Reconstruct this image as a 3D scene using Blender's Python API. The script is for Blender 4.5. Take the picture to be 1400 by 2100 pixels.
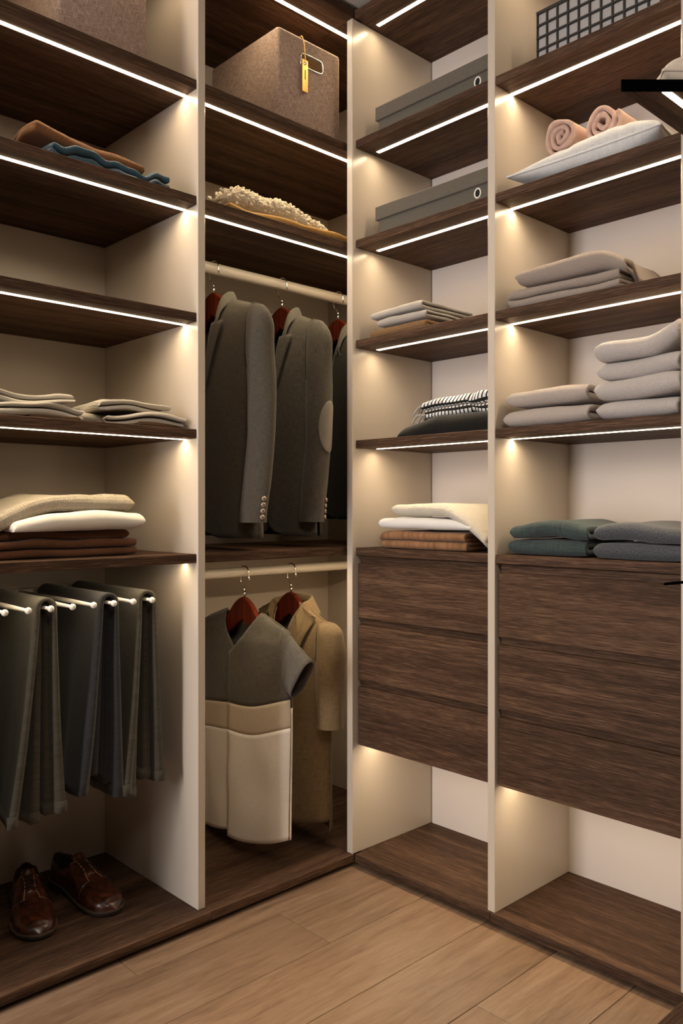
import bpy, bmesh, math, random
from mathutils import Vector, Matrix, noise
for _o in list(bpy.data.objects): bpy.data.objects.remove(_o)
C = bpy.context.scene.collection
S = bpy.context.scene
pi = math.pi
# ------------------------------------------------------------------ camera
EYE = 1.15
cam = bpy.data.cameras.new('camera'); camo = bpy.data.objects.new('camera', cam); C.objects.link(camo)
camo.location = (0, 0, EYE)
YAW = math.radians(-43.535)                 # the two cabinet runs meet square in front of the lens
camo.rotation_euler = (pi/2, 0, YAW)
cam.sensor_fit = 'VERTICAL'; cam.sensor_height = 36.0; cam.lens = 36.0*1699.8/2100
cam.shift_y = -8/2100; cam.clip_start = .05
S.camera = camo
# ------------------------------------------------------------------ world, lights, exposure
W = bpy.data.worlds.new('world'); S.world = W; W.use_nodes = True
W.node_tree.nodes['Background'].inputs[0].default_value = (.9, .93, 1, 1)
W.node_tree.nodes['Background'].inputs[1].default_value = .02
def area(name, loc, target, size, power, col, sy=None):
    l = bpy.data.lights.new(name, 'AREA'); l.energy = power; l.color = col; l.size = size
    if sy: l.shape = 'RECTANGLE'; l.size_y = sy
    o = bpy.data.objects.new(name, l); C.objects.link(o); o.location = loc
    o.rotation_euler = (Vector(target)-Vector(loc)).to_track_quat('-Z', 'Y').to_euler()
    return o
area('left_fill', (-1.60, 1.67, 1.35), (2.2, 1.05, 1.15), .52, 70, (1, .95, .925), 2.0)  # unseen neutral fill added on the left, before a solid wall without doorway
area('overhead_fill', (.30, -.10, 2.62), (1.35, 1.95, .9), .6, 13, (1, .88, .74))  # unseen warm fill added high on the camera side; no fixture is built
S.view_settings.view_transform = 'Standard'; S.view_settings.look = 'None'
S.view_settings.gamma = 1; S.view_settings.use_curve_mapping = False
S.view_settings.exposure = 0.0
LED = 12.0           # glow of the strip's own diffuser
LEDW = 1.95          # watts of lamp per metre of strip
LEDSPREAD = 164
LEDC = (1, .785, .51, 1)
# ------------------------------------------------------------------ material helpers
MATS = {}
class NT:
    def __init__(s, name):
        s.m = bpy.data.materials.new(name); s.m.use_nodes = True; s.t = s.m.node_tree
        s.b = s.t.nodes['Principled BSDF']; MATS[name] = s.m
    def n(s, kind, **kw):
        x = s.t.nodes.new(kind)
        for k, v in kw.items():
            if k in x.inputs.keys() if hasattr(x.inputs, 'keys') else False: x.inputs[k].default_value = v
            else: setattr(x, k, v)
        return x
    def l(s, a, b): s.t.links.new(a, b)
    def coords(s, which, scale):
        tc = s.n('ShaderNodeTexCoord'); mp = s.n('ShaderNodeMapping'); mp.inputs['Scale'].default_value = scale
        s.l(tc.outputs[which], mp.inputs[0]); return mp.outputs[0], mp
    def noise(s, vec, scale, detail=3, rough=.6, dist=0):
        x = s.n('ShaderNodeTexNoise'); x.inputs['Scale'].default_value = scale; x.inputs['Detail'].default_value = detail
        x.inputs['Roughness'].default_value = rough; x.inputs['Distortion'].default_value = dist; s.l(vec, x.inputs['Vector']); return x.outputs[0]
    def ramp(s, fac, stops):
        r = s.n('ShaderNodeValToRGB'); e = r.color_ramp.elements
        while len(e) < len(stops): e.new(.5)
        for i, (p, c) in enumerate(stops): e[i].position = p; e[i].color = (c[0], c[1], c[2], 1)
        s.l(fac, r.inputs[0]); return r.outputs[0]
    def mix(s, fac, a, b, mode='MIX'):
        x = s.n('ShaderNodeMix'); x.data_type = 'RGBA'; x.blend_type = mode
        for v, i in ((fac, 0), (a, 6), (b, 7)):
            if hasattr(v, 'links'): s.l(v, x.inputs[i])
            else: x.inputs[i].default_value = v if i == 0 else (v[0], v[1], v[2], 1)
        return x.outputs[2]
    def math(s, op, a, b=0.):
        x = s.n('ShaderNodeMath'); x.operation = op
        for i, v in enumerate((a, b)):
            if hasattr(v, 'links'): s.l(v, x.inputs[i])
            else: x.inputs[i].default_value = v
        return x.outputs[0]
    def bump(s, h, strength, dist=.002):
        x = s.n('ShaderNodeBump'); x.inputs['Strength'].default_value = strength; x.inputs['Distance'].default_value = dist
        s.l(h, x.inputs['Height']); s.l(x.outputs[0], s.b.inputs['Normal'])
    def set(s, **kw):
        for k, v in kw.items(): s.b.inputs[k.replace('_', ' ')].default_value = v
        return s.m
def lin(r, g, b):
    f = lambda c: (c/255/12.92) if c/255 <= .04045 else ((c/255+.055)/1.055)**2.4
    return (f(r), f(g), f(b))
def sc(c, k): return (c[0]*k, c[1]*k, c[2]*k)
def wood(name, axis, cols, fine=560, rough=.55, bump=.25, coarse=7):
    m = NT(name); s = [1, 1, 1]; s[axis] = .022
    oi = m.n('ShaderNodeObjectInfo'); v, mp = m.coords('Object', s)
    off = m.n('ShaderNodeCombineXYZ'); k = m.math('MULTIPLY', oi.outputs['Random'], 7.0)
    for i in range(3): m.l(k, off.inputs[i])
    m.l(off.outputs[0], mp.inputs['Location'])
    a = m.noise(v, fine, 4, .65, .3); b = m.noise(v, coarse*3, 3, .6, .6); c = m.noise(v, fine*2.6, 2, .5)
    f = m.math('ADD', m.math('MULTIPLY', a, .50), m.math('MULTIPLY', b, .30)); f = m.math('ADD', f, m.math('MULTIPLY', c, .20))
    col = m.ramp(f, [(.36, cols[0]), (.5, cols[1]), (.64, cols[2])])
    m.l(col, m.b.inputs['Base Color']); m.bump(a, bump, .0015); m.set(Roughness=rough); m.b.inputs['Specular IOR Level'].default_value = .08
    return m.m
DK = [lin(35, 25, 19), lin(73, 54, 42), lin(122, 94, 74)]
wood('wood_x', 0, DK); wood('wood_y', 1, DK)
def fabric(name, col, kind='weave', scale=1., bump=.5, var=.25, rough=.92, sheen=.15, col2=None, streak=False):
    """cloth whose thread pattern follows the UV map (UVs are in metres)"""
    m = NT(name); c2 = col2 or sc(col, 1-var)
    if kind == 'weave':
        v1, _ = m.coords('UV', (60*scale, 900*scale, 1)); v2, _ = m.coords('UV', (900*scale, 60*scale, 1))
        a = m.noise(v1, 1, 2); b = m.noise(v2, 1, 2)
        h = m.math('ADD', m.math('MULTIPLY', a, .5), m.math('MULTIPLY', b, .5))
        m.l(m.ramp(h, [(.40, c2), (.60, col)]), m.b.inputs['Base Color']); m.bump(h, bump, .0012)
    elif kind == 'knit':
        v, _ = m.coords('UV', (1, 1, 1))
        w1 = m.n('ShaderNodeTexWave'); w1.wave_type = 'BANDS'; w1.bands_direction = 'X'; w1.inputs['Scale'].default_value = 36*scale
        w1.inputs['Distortion'].default_value = .8; w1.inputs['Detail'].default_value = 1; w1.inputs['Detail Scale'].default_value = 60*scale; m.l(v, w1.inputs[0])
        w2 = m.n('ShaderNodeTexWave'); w2.wave_type = 'BANDS'; w2.bands_direction = 'Y'; w2.inputs['Scale'].default_value = 50*scale
        w2.inputs['Distortion'].default_value = 1.5; w2.inputs['Detail'].default_value = 1; w2.inputs['Detail Scale'].default_value = 50*scale; m.l(v, w2.inputs[0])
        h = m.math('MULTIPLY', m.math('ADD', w1.outputs[1], .35), m.math('ADD', w2.outputs[1], .35))
        m.l(m.ramp(h, [(.05, c2), (.75, col)]), m.b.inputs['Base Color']); m.bump(h, bump, .003)
    else:
        v, _ = m.coords('UV', (1, .12 if streak else 1, 1))
        a = m.noise(v, 160*scale if streak else 500*scale, 3)
        v2, _ = m.coords('UV', (1, 1, 1)); b = m.noise(v2, 25*scale, 3)
        h = m.math('ADD', m.math('MULTIPLY', a, .6), m.math('MULTIPLY', b, .4))
        m.l(m.ramp(h, [(.38, c2), (.62, col)]), m.b.inputs['Base Color']); m.bump(h, bump, .0012)
    m.b.inputs['Sheen Weight'].default_value = sheen; m.b.inputs['Specular IOR Level'].default_value = .2
    return m.set(Roughness=rough)
def plain(name, col, rough=.5, metal=0., spec=.5, grain=0):
    m = NT(name); m.b.inputs['Base Color'].default_value = (*col, 1)
    if grain:
        v, _ = m.coords('Object', (1, 1, 1)); a = m.noise(v, 900, 2)
        m.l(m.ramp(a, [(.3, sc(col, 1-grain)), (.7, col)]), m.b.inputs['Base Color']); m.bump(a, .04, .001)
    m.b.inputs['Specular IOR Level'].default_value = spec
    return m.set(Roughness=rough, Metallic=metal)
plain('panel', lin(199, 187, 173), .27, 0, .5, .03)
plain('backpanel', lin(212, 202, 196), .5, 0, .3, .03)
plain('wall', lin(96, 82, 70), .8); plain('ceiling', lin(205, 198, 190), .85)
plain('rail_white', lin(222, 212, 198), .35); plain('rack_white', lin(240, 236, 228), .3)
plain('chrome', (.8, .78, .74), .18, 1); plain('gold', lin(205, 165, 95), .35, .9); plain('steel', (.75, .73, .7), .25, 1)
plain('black', (.001, .001, .001), .9, 0, 0.); plain('darkhole', (.006, .005, .004), .9); plain('gap', lin(60, 45, 35), .8)
m = NT('led'); m.b.inputs['Base Color'].default_value = (1, 1, 1, 1); m.b.inputs['Emission Color'].default_value = LEDC; m.b.inputs['Emission Strength'].default_value = LED
# floor planks
m = NT('plank'); v, mp = m.coords('Object', (.10, 1, 1)); oi = m.n('ShaderNodeObjectInfo')
off = m.n('ShaderNodeCombineXYZ'); k = m.math('MULTIPLY', oi.outputs['Random'], 23.)
for i in range(3): m.l(k, off.inputs[i])
m.l(off.outputs[0], mp.inputs['Location'])
a = m.noise(v, 42, 5, .62, 1.2); b = m.noise(v, 9, 3, .6, 1.8); c = m.noise(v, 240, 2, .6)
f = m.math('ADD', m.math('MULTIPLY', a, .42), m.math('MULTIPLY', b, .42)); f = m.math('ADD', f, m.math('MULTIPLY', c, .16))
col = m.ramp(f, [(.34, lin(104, 81, 63)), (.5, lin(136, 109, 87)), (.66, lin(155, 130, 107))])
hs = m.n('ShaderNodeHueSaturation'); m.l(col, hs.inputs['Color']); m.l(m.math('ADD', m.math('MULTIPLY', oi.outputs['Random'], .16), .92), hs.inputs['Value'])
m.l(hs.outputs[0], m.b.inputs['Base Color']); m.bump(a, .08, .001); m.set(Roughness=.42); m.b.inputs['Specular IOR Level'].default_value = .35
# mahogany hangers
wood('mahogany', 2, [lin(44, 15, 9), lin(84, 31, 18), lin(120, 52, 30)], 120, .28, .1)
# linen box
m = NT('linen'); v1, _ = m.coords('UV', (55, 640, 1)); v2, _ = m.coords('UV', (640, 55, 1))
h = m.math('ADD', m.math('MULTIPLY', m.noise(v1, 1, 3), .5), m.math('MULTIPLY', m.noise(v2, 1, 3), .5))
m.l(m.ramp(h, [(.38, lin(124, 102, 94)), (.5, lin(170, 146, 133)), (.62, lin(204, 181, 165))]), m.b.inputs['Base Color']); m.bump(h, .5, .002); m.set(Roughness=.9)
# fabrics
fabric('suit_a', lin(84, 77, 67), 'weave', .7, .4, .4); fabric('suit_b', lin(96, 90, 80), 'weave', .6, .5, .45); fabric('suit_c', lin(58, 55, 50), 'weave', .7, .4, .4)
fabric('suit_collar', lin(104, 100, 90), 'weave', .7, .4, .35); fabric('patch', lin(140, 132, 122), 'weave', .8, .3, .2)
fabric('lining', lin(40, 37, 34), 'weave', 1, .2, .2)
fabric('trouser_olive', lin(78, 74, 64), 'weave', .8, .3, .35); fabric('trouser_navy', lin(52, 52, 54), 'weave', .8, .3, .35)
fabric('knit_grey', lin(96, 90, 81), 'weave', .55, .5, .35); fabric('band_tan', lin(204, 189, 165), 'weave', .7, .5, .12); fabric('cream_cloth', lin(246, 239, 228), 'weave', .7, .5, .08)
fabric('coat_tan', lin(136, 114, 83), 'weave', .45, .5, .3)
fabric('cloth_rust', lin(134, 90, 55), 'plain', .5, .5, .35); fabric('cloth_blue', lin(58, 90, 108), 'plain', .3, .3, .3, .45, .3)
fabric('cloth_grey', lin(188, 180, 166), 'plain', .7, .2, .12); fabric('cloth_umber', lin(112, 72, 46), 'plain', .6, .6, .35)
fabric('woven_tan', lin(168, 124, 74), 'knit', 1.6, .9, .5); fabric('woven_brown', lin(136, 98, 54), 'knit', 2.2, .9, .75)
fabric('knit_cream', lin(230, 216, 190), 'knit', 1.25, 1.0, .35); fabric('fleece_white', lin(232, 226, 216), 'plain', .8, .25, .06)
fabric('cotton_white', lin(228, 226, 224), 'plain', .9, .15, .05); fabric('rib_cream', lin(232, 224, 208), 'knit', 1.6, .7, .2)
fabric('towel_brown', lin(160, 116, 82), 'plain', .5, .8, .45, streak=True)
fabric('mustard', lin(196, 152, 84), 'plain', .4, .4, .25); fabric('bobble', lin(232, 220, 198), 'plain', .6, .5, .2)
fabric('shirt_grey', lin(172, 166, 160), 'plain', .9, .2, .12); fabric('linen_black', lin(28, 26, 24), 'weave', .5, .5, .4)
fabric('blush', lin(206, 172, 156), 'weave', 1.0, .5, .18); fabric('pillow_grey', lin(216, 216, 216), 'weave', 1.1, .6, .2)
fabric('throw_mauve', lin(198, 181, 170), 'knit', 2.8, .8, .3); fabric('throw_rose', lin(222, 208, 199), 'knit', 2.6, .8, .2); fabric('throw_pale', lin(234, 225, 221), 'knit', 2.6, .8, .17)
fabric('throw_green', lin(64, 76, 76), 'weave', .4, .8, .35); fabric('throw_olive', lin(140, 132, 108), 'plain', .5, .3, .2)
fabric('fringe', lin(190, 186, 180), 'plain', 1, .3, .4); fabric('box_grey', lin(104, 98, 90), 'weave', .9, .3, .2); fabric('box_grey_body', lin(96, 92, 84), 'weave', 1.6, .1, .1)
fabric('basket_cloth', lin(178, 174, 172), 'weave', .8, .3, .15); plain('basket_frame', lin(48, 46, 44), .5)
fabric('cushion_cream', lin(228, 214, 198), 'weave', .5, .5, .15)
# blue grey blanket: fine twill with dark and paler threads mixed at random
m = NT('throw_blue'); v1, _ = m.coords('UV', (700, 350, 1)); v2, _ = m.coords('UV', (350, 700, 1))
h = m.math('ADD', m.math('MULTIPLY', m.noise(v1, 1, 2), .5), m.math('MULTIPLY', m.noise(v2, 1, 2), .5))
m.l(m.ramp(h, [(.4, lin(36, 40, 50)), (.6, lin(88, 90, 95))]), m.b.inputs['Base Color']); m.bump(h, .8, .002); m.b.inputs['Sheen Weight'].default_value = .25; m.set(Roughness=.95)
# woven check scarf
m = NT('check'); v, _ = m.coords('UV', (1, 1, 1)); bt = m.n('ShaderNodeTexBrick'); bt.offset = 0; bt.squash = 1
bt.inputs['Scale'].default_value = 1; bt.inputs['Brick Width'].default_value = .0135; bt.inputs['Row Height'].default_value = .019; bt.inputs['Mortar Size'].default_value = .0024; bt.inputs['Mortar Smooth'].default_value = .1
bt.inputs['Color1'].default_value = (*lin(235, 235, 235), 1); bt.inputs['Color2'].default_value = (*lin(214, 196, 168), 1); bt.inputs['Mortar'].default_value = (*lin(16, 15, 15), 1); bt.inputs['Bias'].default_value = -.5
m.l(v, bt.inputs[0]); m.l(bt.outputs[0], m.b.inputs['Base Color']); m.set(Roughness=.9)
# shoe leather
m = NT('leather'); v, _ = m.coords('Object', (1, 1, 1)); a = m.noise(v, 28, 5, .7, 1.5); b = m.noise(v, 160, 3)
m.l(m.ramp(a, [(.35, lin(34, 17, 10)), (.6, lin(84, 42, 24)), (.75, lin(112, 60, 36))]), m.b.inputs['Base Color']); m.bump(b, .06, .0006)
m.set(Roughness=.3); m.b.inputs['Coat Weight'].default_value = .35; m.b.inputs['Coat Roughness'].default_value = .18
plain('sole', lin(40, 33, 28), .45); plain('welt', lin(82, 68, 56), .45); plain('shoe_lining', lin(40, 28, 20), .7); plain('lace', (.008, .007, .006), .7); plain('stitch', lin(190, 150, 110), .5)
# ------------------------------------------------------------------ object helpers
def props(o, label=None, cat=None, group=None, kind=None):
    for k, v in (('label', label), ('category', cat), ('group', group), ('kind', kind)):
        if v: o[k] = v
    return o
def thing(name, label, cat, loc=(0, 0, 0), rot=0, group=None):
    o = bpy.data.objects.new(name, None); C.objects.link(o); o.location = loc; o.rotation_euler = (0, 0, rot); o.empty_display_size = .05
    return props(o, label, cat, group)
def link(name, me, mat, parent=None):
    if mat and not me.materials: me.materials.append(MATS[mat])
    o = bpy.data.objects.new(name, me); C.objects.link(o)
    if parent: o.parent = parent
    return o
def mesh(name, V, F, mat, parent=None, smooth=True, uv=None):
    me = bpy.data.meshes.new(name); me.from_pydata([tuple(v) for v in V], [], F)
    if uv:
        lay = me.uv_layers.new(name='UVMap'); idx = [0]*len(me.loops); me.loops.foreach_get('vertex_index', idx)
        flat = []
        for i in idx: flat += uv[i]
        lay.data.foreach_set('uv', flat)
    if smooth: me.polygons.foreach_set('use_smooth', [True]*len(me.polygons))
    me.validate(); me.update()
    return link(name, me, mat, parent)
def rootloc(p):
    v = Vector((0, 0, 0))
    while p: v += p.location; p = p.parent
    return v
def box(name, lo, hi, mat, parent=None, bev=.0012, boxuv=False):
    """axis-aligned board; lo / hi are room coordinates"""
    o = rootloc(parent); bm = bmesh.new(); bmesh.ops.create_cube(bm, size=1)
    for v in bm.verts:
        for i in range(3): v.co[i] = (lo[i] if v.co[i] < 0 else hi[i]) - o[i]
    if bev: bmesh.ops.bevel(bm, geom=bm.edges[:], offset=bev, segments=2 if bev > .003 else 1, profile=.5, affect='EDGES')
    if boxuv: cube_uv(bm)
    me = bpy.data.meshes.new(name); bm.to_mesh(me); bm.free()
    ob = link(name, me, mat, parent)
    if bev > .003: me.polygons.foreach_set('use_smooth', [True]*len(me.polygons)); 
    return ob
def cube_uv(bm):
    lay = bm.loops.layers.uv.verify(); bm.normal_update()
    for f in bm.faces:
        n = f.normal; a = max(range(3), key=lambda i: abs(n[i])); ij = [i for i in range(3) if i != a]
        for l in f.loops: l[lay].uv = (l.vert.co[ij[0]], l.vert.co[ij[1]])
def prism(name, poly, z0, z1, mat, parent=None, endmat=None, endedge=None):
    o = rootloc(parent); n = len(poly)
    V = [(x-o.x, y-o.y, z0-o.z) for x, y in poly]+[(x-o.x, y-o.y, z1-o.z) for x, y in poly]
    F = [tuple(range(n))[::-1], tuple(range(n, 2*n))]+[(i, (i+1) % n, n+(i+1) % n, n+i) for i in range(n)]
    ob = mesh(name, V, F, mat, parent, False)
    if endmat:
        ob.data.materials.append(MATS[endmat]); ob.data.polygons[2+endedge].material_index = 1
    return ob
def tube(name, pts, r, mat, parent=None, sides=10, closed=False, caps=True):
    pts = [Vector(p) for p in pts]; n = len(pts); rr = r if hasattr(r, '__len__') else [r]*n
    V = []; F = []; up = None
    for i, p in enumerate(pts):
        a = pts[(i-1) % n] if (i or closed) else p; b = pts[(i+1) % n] if (i < n-1 or closed) else p
        d = (b-a).normalized()
        if up is None: up = d.orthogonal().normalized()
        up = (up-d*up.dot(d)).normalized(); w = d.cross(up)
        for k in range(sides):
            t = 2*pi*k/sides; V.append(p+(up*math.cos(t)+w*math.sin(t))*rr[i])
    m_ = n if closed else n-1
    for i in range(m_):
        for k in range(sides):
            j = (i+1) % n; F.append((i*sides+k, i*sides+(k+1) % sides, j*sides+(k+1) % sides, j*sides+k))
    if caps and not closed: F += [tuple(range(sides))[::-1], tuple((n-1)*sides+k for k in range(sides))]
    return mesh(name, V, F, mat, parent)
def spline(pts, k=8):
    P = [Vector(p) for p in pts]; out = []
    for i in range(len(P)-1):
        a = P[max(i-1, 0)]; b = P[i]; c = P[i+1]; d = P[min(i+2, len(P)-1)]
        for j in range(k):
            t = j/k; out.append(.5*((2*b)+(c-a)*t+(2*a-5*b+4*c-d)*t*t+(-a+3*b-3*c+d)*t**3))
    return out+[P[-1]]
def lerpt(tab, t):
    if t <= tab[0][0]: return tab[0][1]
    for (a, x), (b, y) in zip(tab, tab[1:]):
        if t <= b:
            u = (t-a)/(b-a); u = u*u*(3-2*u); return x+(y-x)*u
    return tab[-1][1]
def grid(nu, nv, fn):
    V = []; UV = []; F = []
    for i in range(nu+1):
        for j in range(nv+1):
            p, q = fn(i/nu, j/nv); V.append(p); UV.append(q)
    for i in range(nu):
        for j in range(nv):
            a = i*(nv+1)+j; F.append((a, a+nv+1, a+nv+2, a+1))
    return V, F, UV
def thick(o, t, off=0, sub=0):
    md = o.modifiers.new('thickness', 'SOLIDIFY'); md.thickness = t; md.offset = off
    if sub: s = o.modifiers.new('smooth', 'SUBSURF'); s.levels = sub; s.render_levels = sub
    return o
nz = lambda x, y=0, z=0: noise.noise(Vector((x, y, z)))
# ================================================================== the room
def struct(o): o['kind'] = 'structure'; return o
XL, XR, YF, YB, ZC = -1.7, 2.30, -1.7, 2.50, 2.765
fl = struct(box('floor', (XL, YF, -.05), (XR, YB, -.008), 'gap', None, 0)); 
struct(box('ceiling', (XL, YF, ZC), (XR, YB, ZC+.05), 'ceiling', None, 0))
struct(box('wall_back', (XL, YB, -.05), (XR, YB+.05, ZC), 'wall', None, 0))
struct(box('wall_right', (XR, YF, -.05), (XR+.05, YB+.05, ZC), 'wall', None, 0))
struct(box('wall_left', (XL-.05, YF, -.05), (XL, YB, ZC), 'wall', None, 0))
struct(box('wall_front', (XL-.05, YF-.05, -.05), (XR, YF, ZC), 'wall', None, 0))
PW = .2172
joints = {0: 1.042, 1: 1.490, 2: 2.02, 3: 1.66-.85, 4: 1.546, 5: .62}
plank_me = {}
def plank(x0, x1, y0, y1):
    w = round(x1-x0, 3); key = (w, round(y1-y0, 3))
    if key not in plank_me:
        bm = bmesh.new(); bmesh.ops.create_cube(bm, size=1)
        for v in bm.verts: v.co = Vector((v.co.x*(w-.0012), v.co.y*(key[1]-.0012), v.co.z*.0078))
        bmesh.ops.bevel(bm, geom=[e for e in bm.edges if all(v.co.z > 0 for v in e.verts)], offset=.0012, segments=1, affect='EDGES')
        me = bpy.data.meshes.new('plank'); bm.to_mesh(me); bm.free(); me.materials.append(MATS['plank']); plank_me[key] = me
    o = bpy.data.objects.new('plank', plank_me[key]); C.objects.link(o); o.parent = fl; o.location = ((x0+x1)/2, (y0+y1)/2, -.004)
for r_ in range(-1, 14):
    y1 = 1.828-PW*(r_-1); y0 = y1-PW
    j = joints.get(r_, .3+.47*((r_*1.7) % 2)); xs = sorted([j+1.38*k for k in range(-4, 4)])
    xs = [XL]+[x for x in xs if XL+.05 < x < 2.02]+[2.06]
    for a, b in zip(xs, xs[1:]): plank(a, b, y0, y1)
# ================================================================== cabinets
ZS = [2.334, 2.013, 1.690, 1.368, 1.023]; TH = .025
ZB0, ZB1, ZT0, ZT1 = .015, .040, 2.722, 2.747
YL0, YL1 = 1.900, 2.463            # left run: front of base board, face of the back panel
XR0, XR1 = 1.862, 2.246            # right run
XD = 1.288; DT = .024
def strip(shelf, lo, hi, dim=1.):
    s = box('led_strip', lo, hi, 'led', shelf, 0); led_lamp(((lo[0]+hi[0])/2, (lo[1]+hi[1])/2, lo[2]-.001), hi[0]-lo[0], hi[1]-lo[1], 0, dim); return s
def led_lamp(loc, lx, ly, rz=0, dim=1.):
    l = bpy.data.lights.new('led_light', 'AREA'); l.shape = 'RECTANGLE'; l.size = lx; l.size_y = ly; l.color = LEDC[:3]
    l.energy = LEDW*dim*max(lx, ly); l.spread = math.radians(LEDSPREAD); o = bpy.data.objects.new('led_light', l); C.objects.link(o); o.location = loc; o.rotation_euler = (0, 0, rz)
def shelfx(unit, x0, x1, z, led=True):
    s = box('shelf', (x0, 1.937, z-TH), (x1, YL1, z), 'wood_x', unit)
    if led: strip(s, (x0+.002, 1.986, z-TH-.0012), (x1-.002, 2.000, z-TH+.002), .5 if z < 1.1 and unit is u1 else 1.)
    return s
def shelfy(unit, y0, y1, z, gap=.002):
    s = box('shelf', (1.872, y0, z-TH), (XR1, y1, z), 'wood_y', unit)
    strip(s, (1.939, y0+.002, z-TH-.0012), (1.953, y1-gap, z-TH+.002))
    return s
def boardx(unit, name, x0, x1, z0, z1): return box(name, (x0, YL0, z0), (x1, YL1+.024, z1), 'wood_x', unit)
def boardy(unit, name, y0, y1, z0, z1): return box(name, (XR0, y0, z0), (XR1+.024, y1, z1), 'wood_y', unit)
# --- left run, first bay (trousers and shoes)
X0 = .26
u1 = thing('wardrobe_unit', 'open wardrobe bay with five dark shelves, trouser rack and shoes', 'wardrobe', (X0, YL0, .0), group='open wardrobe bays')
boardx(u1, 'base_board', X0, XD+DT, ZB0, ZB1); boardx(u1, 'top_board', X0, XD+DT, ZT0, ZT1)
box('plinth', (X0+.02, YL0+.05, 0), (XD+DT, YL1, ZB0), 'black', u1, 0)
box('side_panel', (X0, 1.93, ZB1), (X0+DT, YL1, ZT0), 'panel', u1)
box('side_panel', (XD, 1.93, ZB1), (XD+DT, YL1, ZT0), 'panel', u1)
box('back_panel', (X0, YL1, ZB1), (XD+DT, YL1+.02, ZT0), 'panel', u1, 0)
for z in ZS: shelfx(u1, X0+DT, XD, z)
strip([c for c in u1.children if c.name.startswith('top_board')][0], (X0+DT+.002, 1.986, ZT0-.0012), (XD-.002, 2.000, ZT0+.002))
# --- left run, second bay (hanging rails)
X2 = 2.264
u2 = thing('wardrobe_unit', 'corner wardrobe bay with two clothes rails behind the linen box and hanging garments', 'wardrobe', (XD+DT, YL0, 0), group='open wardrobe bays')
bt_ = boardx(u2, 'base_board', XD+DT+.0005, XR0-.001, ZB0, ZB1); boardx(u2, 'top_board', XD+DT+.0005, XR0-.001, ZT0, ZT1)
box('base_board', (XR0-.001, 1.9295, ZB0), (X2+.02, YL1+.024, ZB1), 'wood_x', u2); box('top_board', (XR0-.001, 1.9295, ZT0), (X2+.02, YL1+.024, ZT1), 'wood_x', u2)
box('plinth', (XD+DT, YL0+.05, 0), (1.93, YL1, ZB0), 'black', u2, 0)
box('side_panel', (X2, 1.93, ZB1), (X2+.02, YL1, ZT0), 'panel', u2)
box('back_panel', (XD+DT, YL1, ZB1), (X2+.02, YL1+.02, ZT0), 'panel', u2, 0)
for z in (ZS[0], ZS[1]): shelfx(u2, XD+DT, X2, z)
shelfx(u2, XD+DT, X2, ZS[4])
t_ = [c for c in u2.children if c.name.startswith('top_board')][0]
strip(t_, (XD+DT+.01, 1.986, ZT0-.0012), (2.20, 2.000, ZT0+.002))
for z, r in ((1.914, .0185), (.940, .0155)):
    o = rootloc(u2)
    tube('clothes_rail', [(XD+DT-o.x, 2.2-o.y, z-o.z), (X2-o.x, 2.2-o.y, z-o.z)], r, 'rail_white', u2, 20)
    for x in (XD+DT, X2-.006): tube('rail_bracket', [(x-o.x, 2.2-o.y, z-o.z), (x+.006-o.x, 2.2-o.y, z-o.z)], r+.008, 'steel', u2, 20)
# --- right run
YC = 1.903; YD = 1.357; YE = .841
u3 = thing('wardrobe_unit', 'narrow wardrobe bay beside the corner, with two lidded grey boxes above three drawers', 'wardrobe', (XR0, YD, 0), group='open wardrobe bays')
boardy(u3, 'base_board', YD+.0125, YC-.004, ZB0, ZB1); tb3 = boardy(u3, 'top_board', YD+.0125, YC-.004, ZT0, ZT1)
box('base_board', (1.90, YC-.004, ZB0), (XR1+.024, 1.928, ZB1), 'wood_y', u3); box('top_board', (1.90, YC-.004, ZT0), (XR1+.024, 1.928, ZT1), 'wood_y', u3)
box('plinth', (XR0+.05, YD, 0), (XR1, YC, ZB0), 'black', u3, 0)
box('side_panel', (1.856, YC, ZB1), (XR1+.015, 1.928, ZT0), 'panel', u3)
box('back_panel', (XR1, YD+DT, ZB1), (XR1+.018, YC-.003, ZT0), 'backpanel', u3, 0)
for z in ZS[:4]: shelfy(u3, YD+DT, YC, z, .027)
strip(tb3, (1.939, YD+DT+.002, ZT0-.0012), (1.953, YC-.027, ZT0+.002))
u4 = thing('wardrobe_unit', 'wide wardrobe bay at right with lattice basket, towel rolls and folded throws', 'wardrobe', (XR0, YE, 0), group='open wardrobe bays')
boardy(u4, 'base_board', YE-.024, YD+.0115, ZB0, ZB1); boardy(u4, 'top_board', YE-.024, YD+.0115, ZT0, ZT1)
box('plinth', (XR0+.05, YE-.02, 0), (XR1, YD, ZB0), 'black', u4, 0)
box('side_panel', (1.868, YD, ZB1), (XR1, YD+DT, ZT0), 'panel', u4)
box('side_panel', (1.868, YE-.024, ZB1), (XR1, YE, ZT0), 'panel', u4, .003)
box('back_panel', (XR1, YE-.024, ZB1), (XR1+.018, YD+DT-.0005, ZT0), 'backpanel', u4, 0)
for z in ZS[:4]: shelfy(u4, YE, YD, z)
t_ = [c for c in u4.children if c.name.startswith('top_board')][0]
strip(t_, (1.939, YE+.002, ZT0-.0012), (1.953, YD-.002, ZT0+.002))
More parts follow.
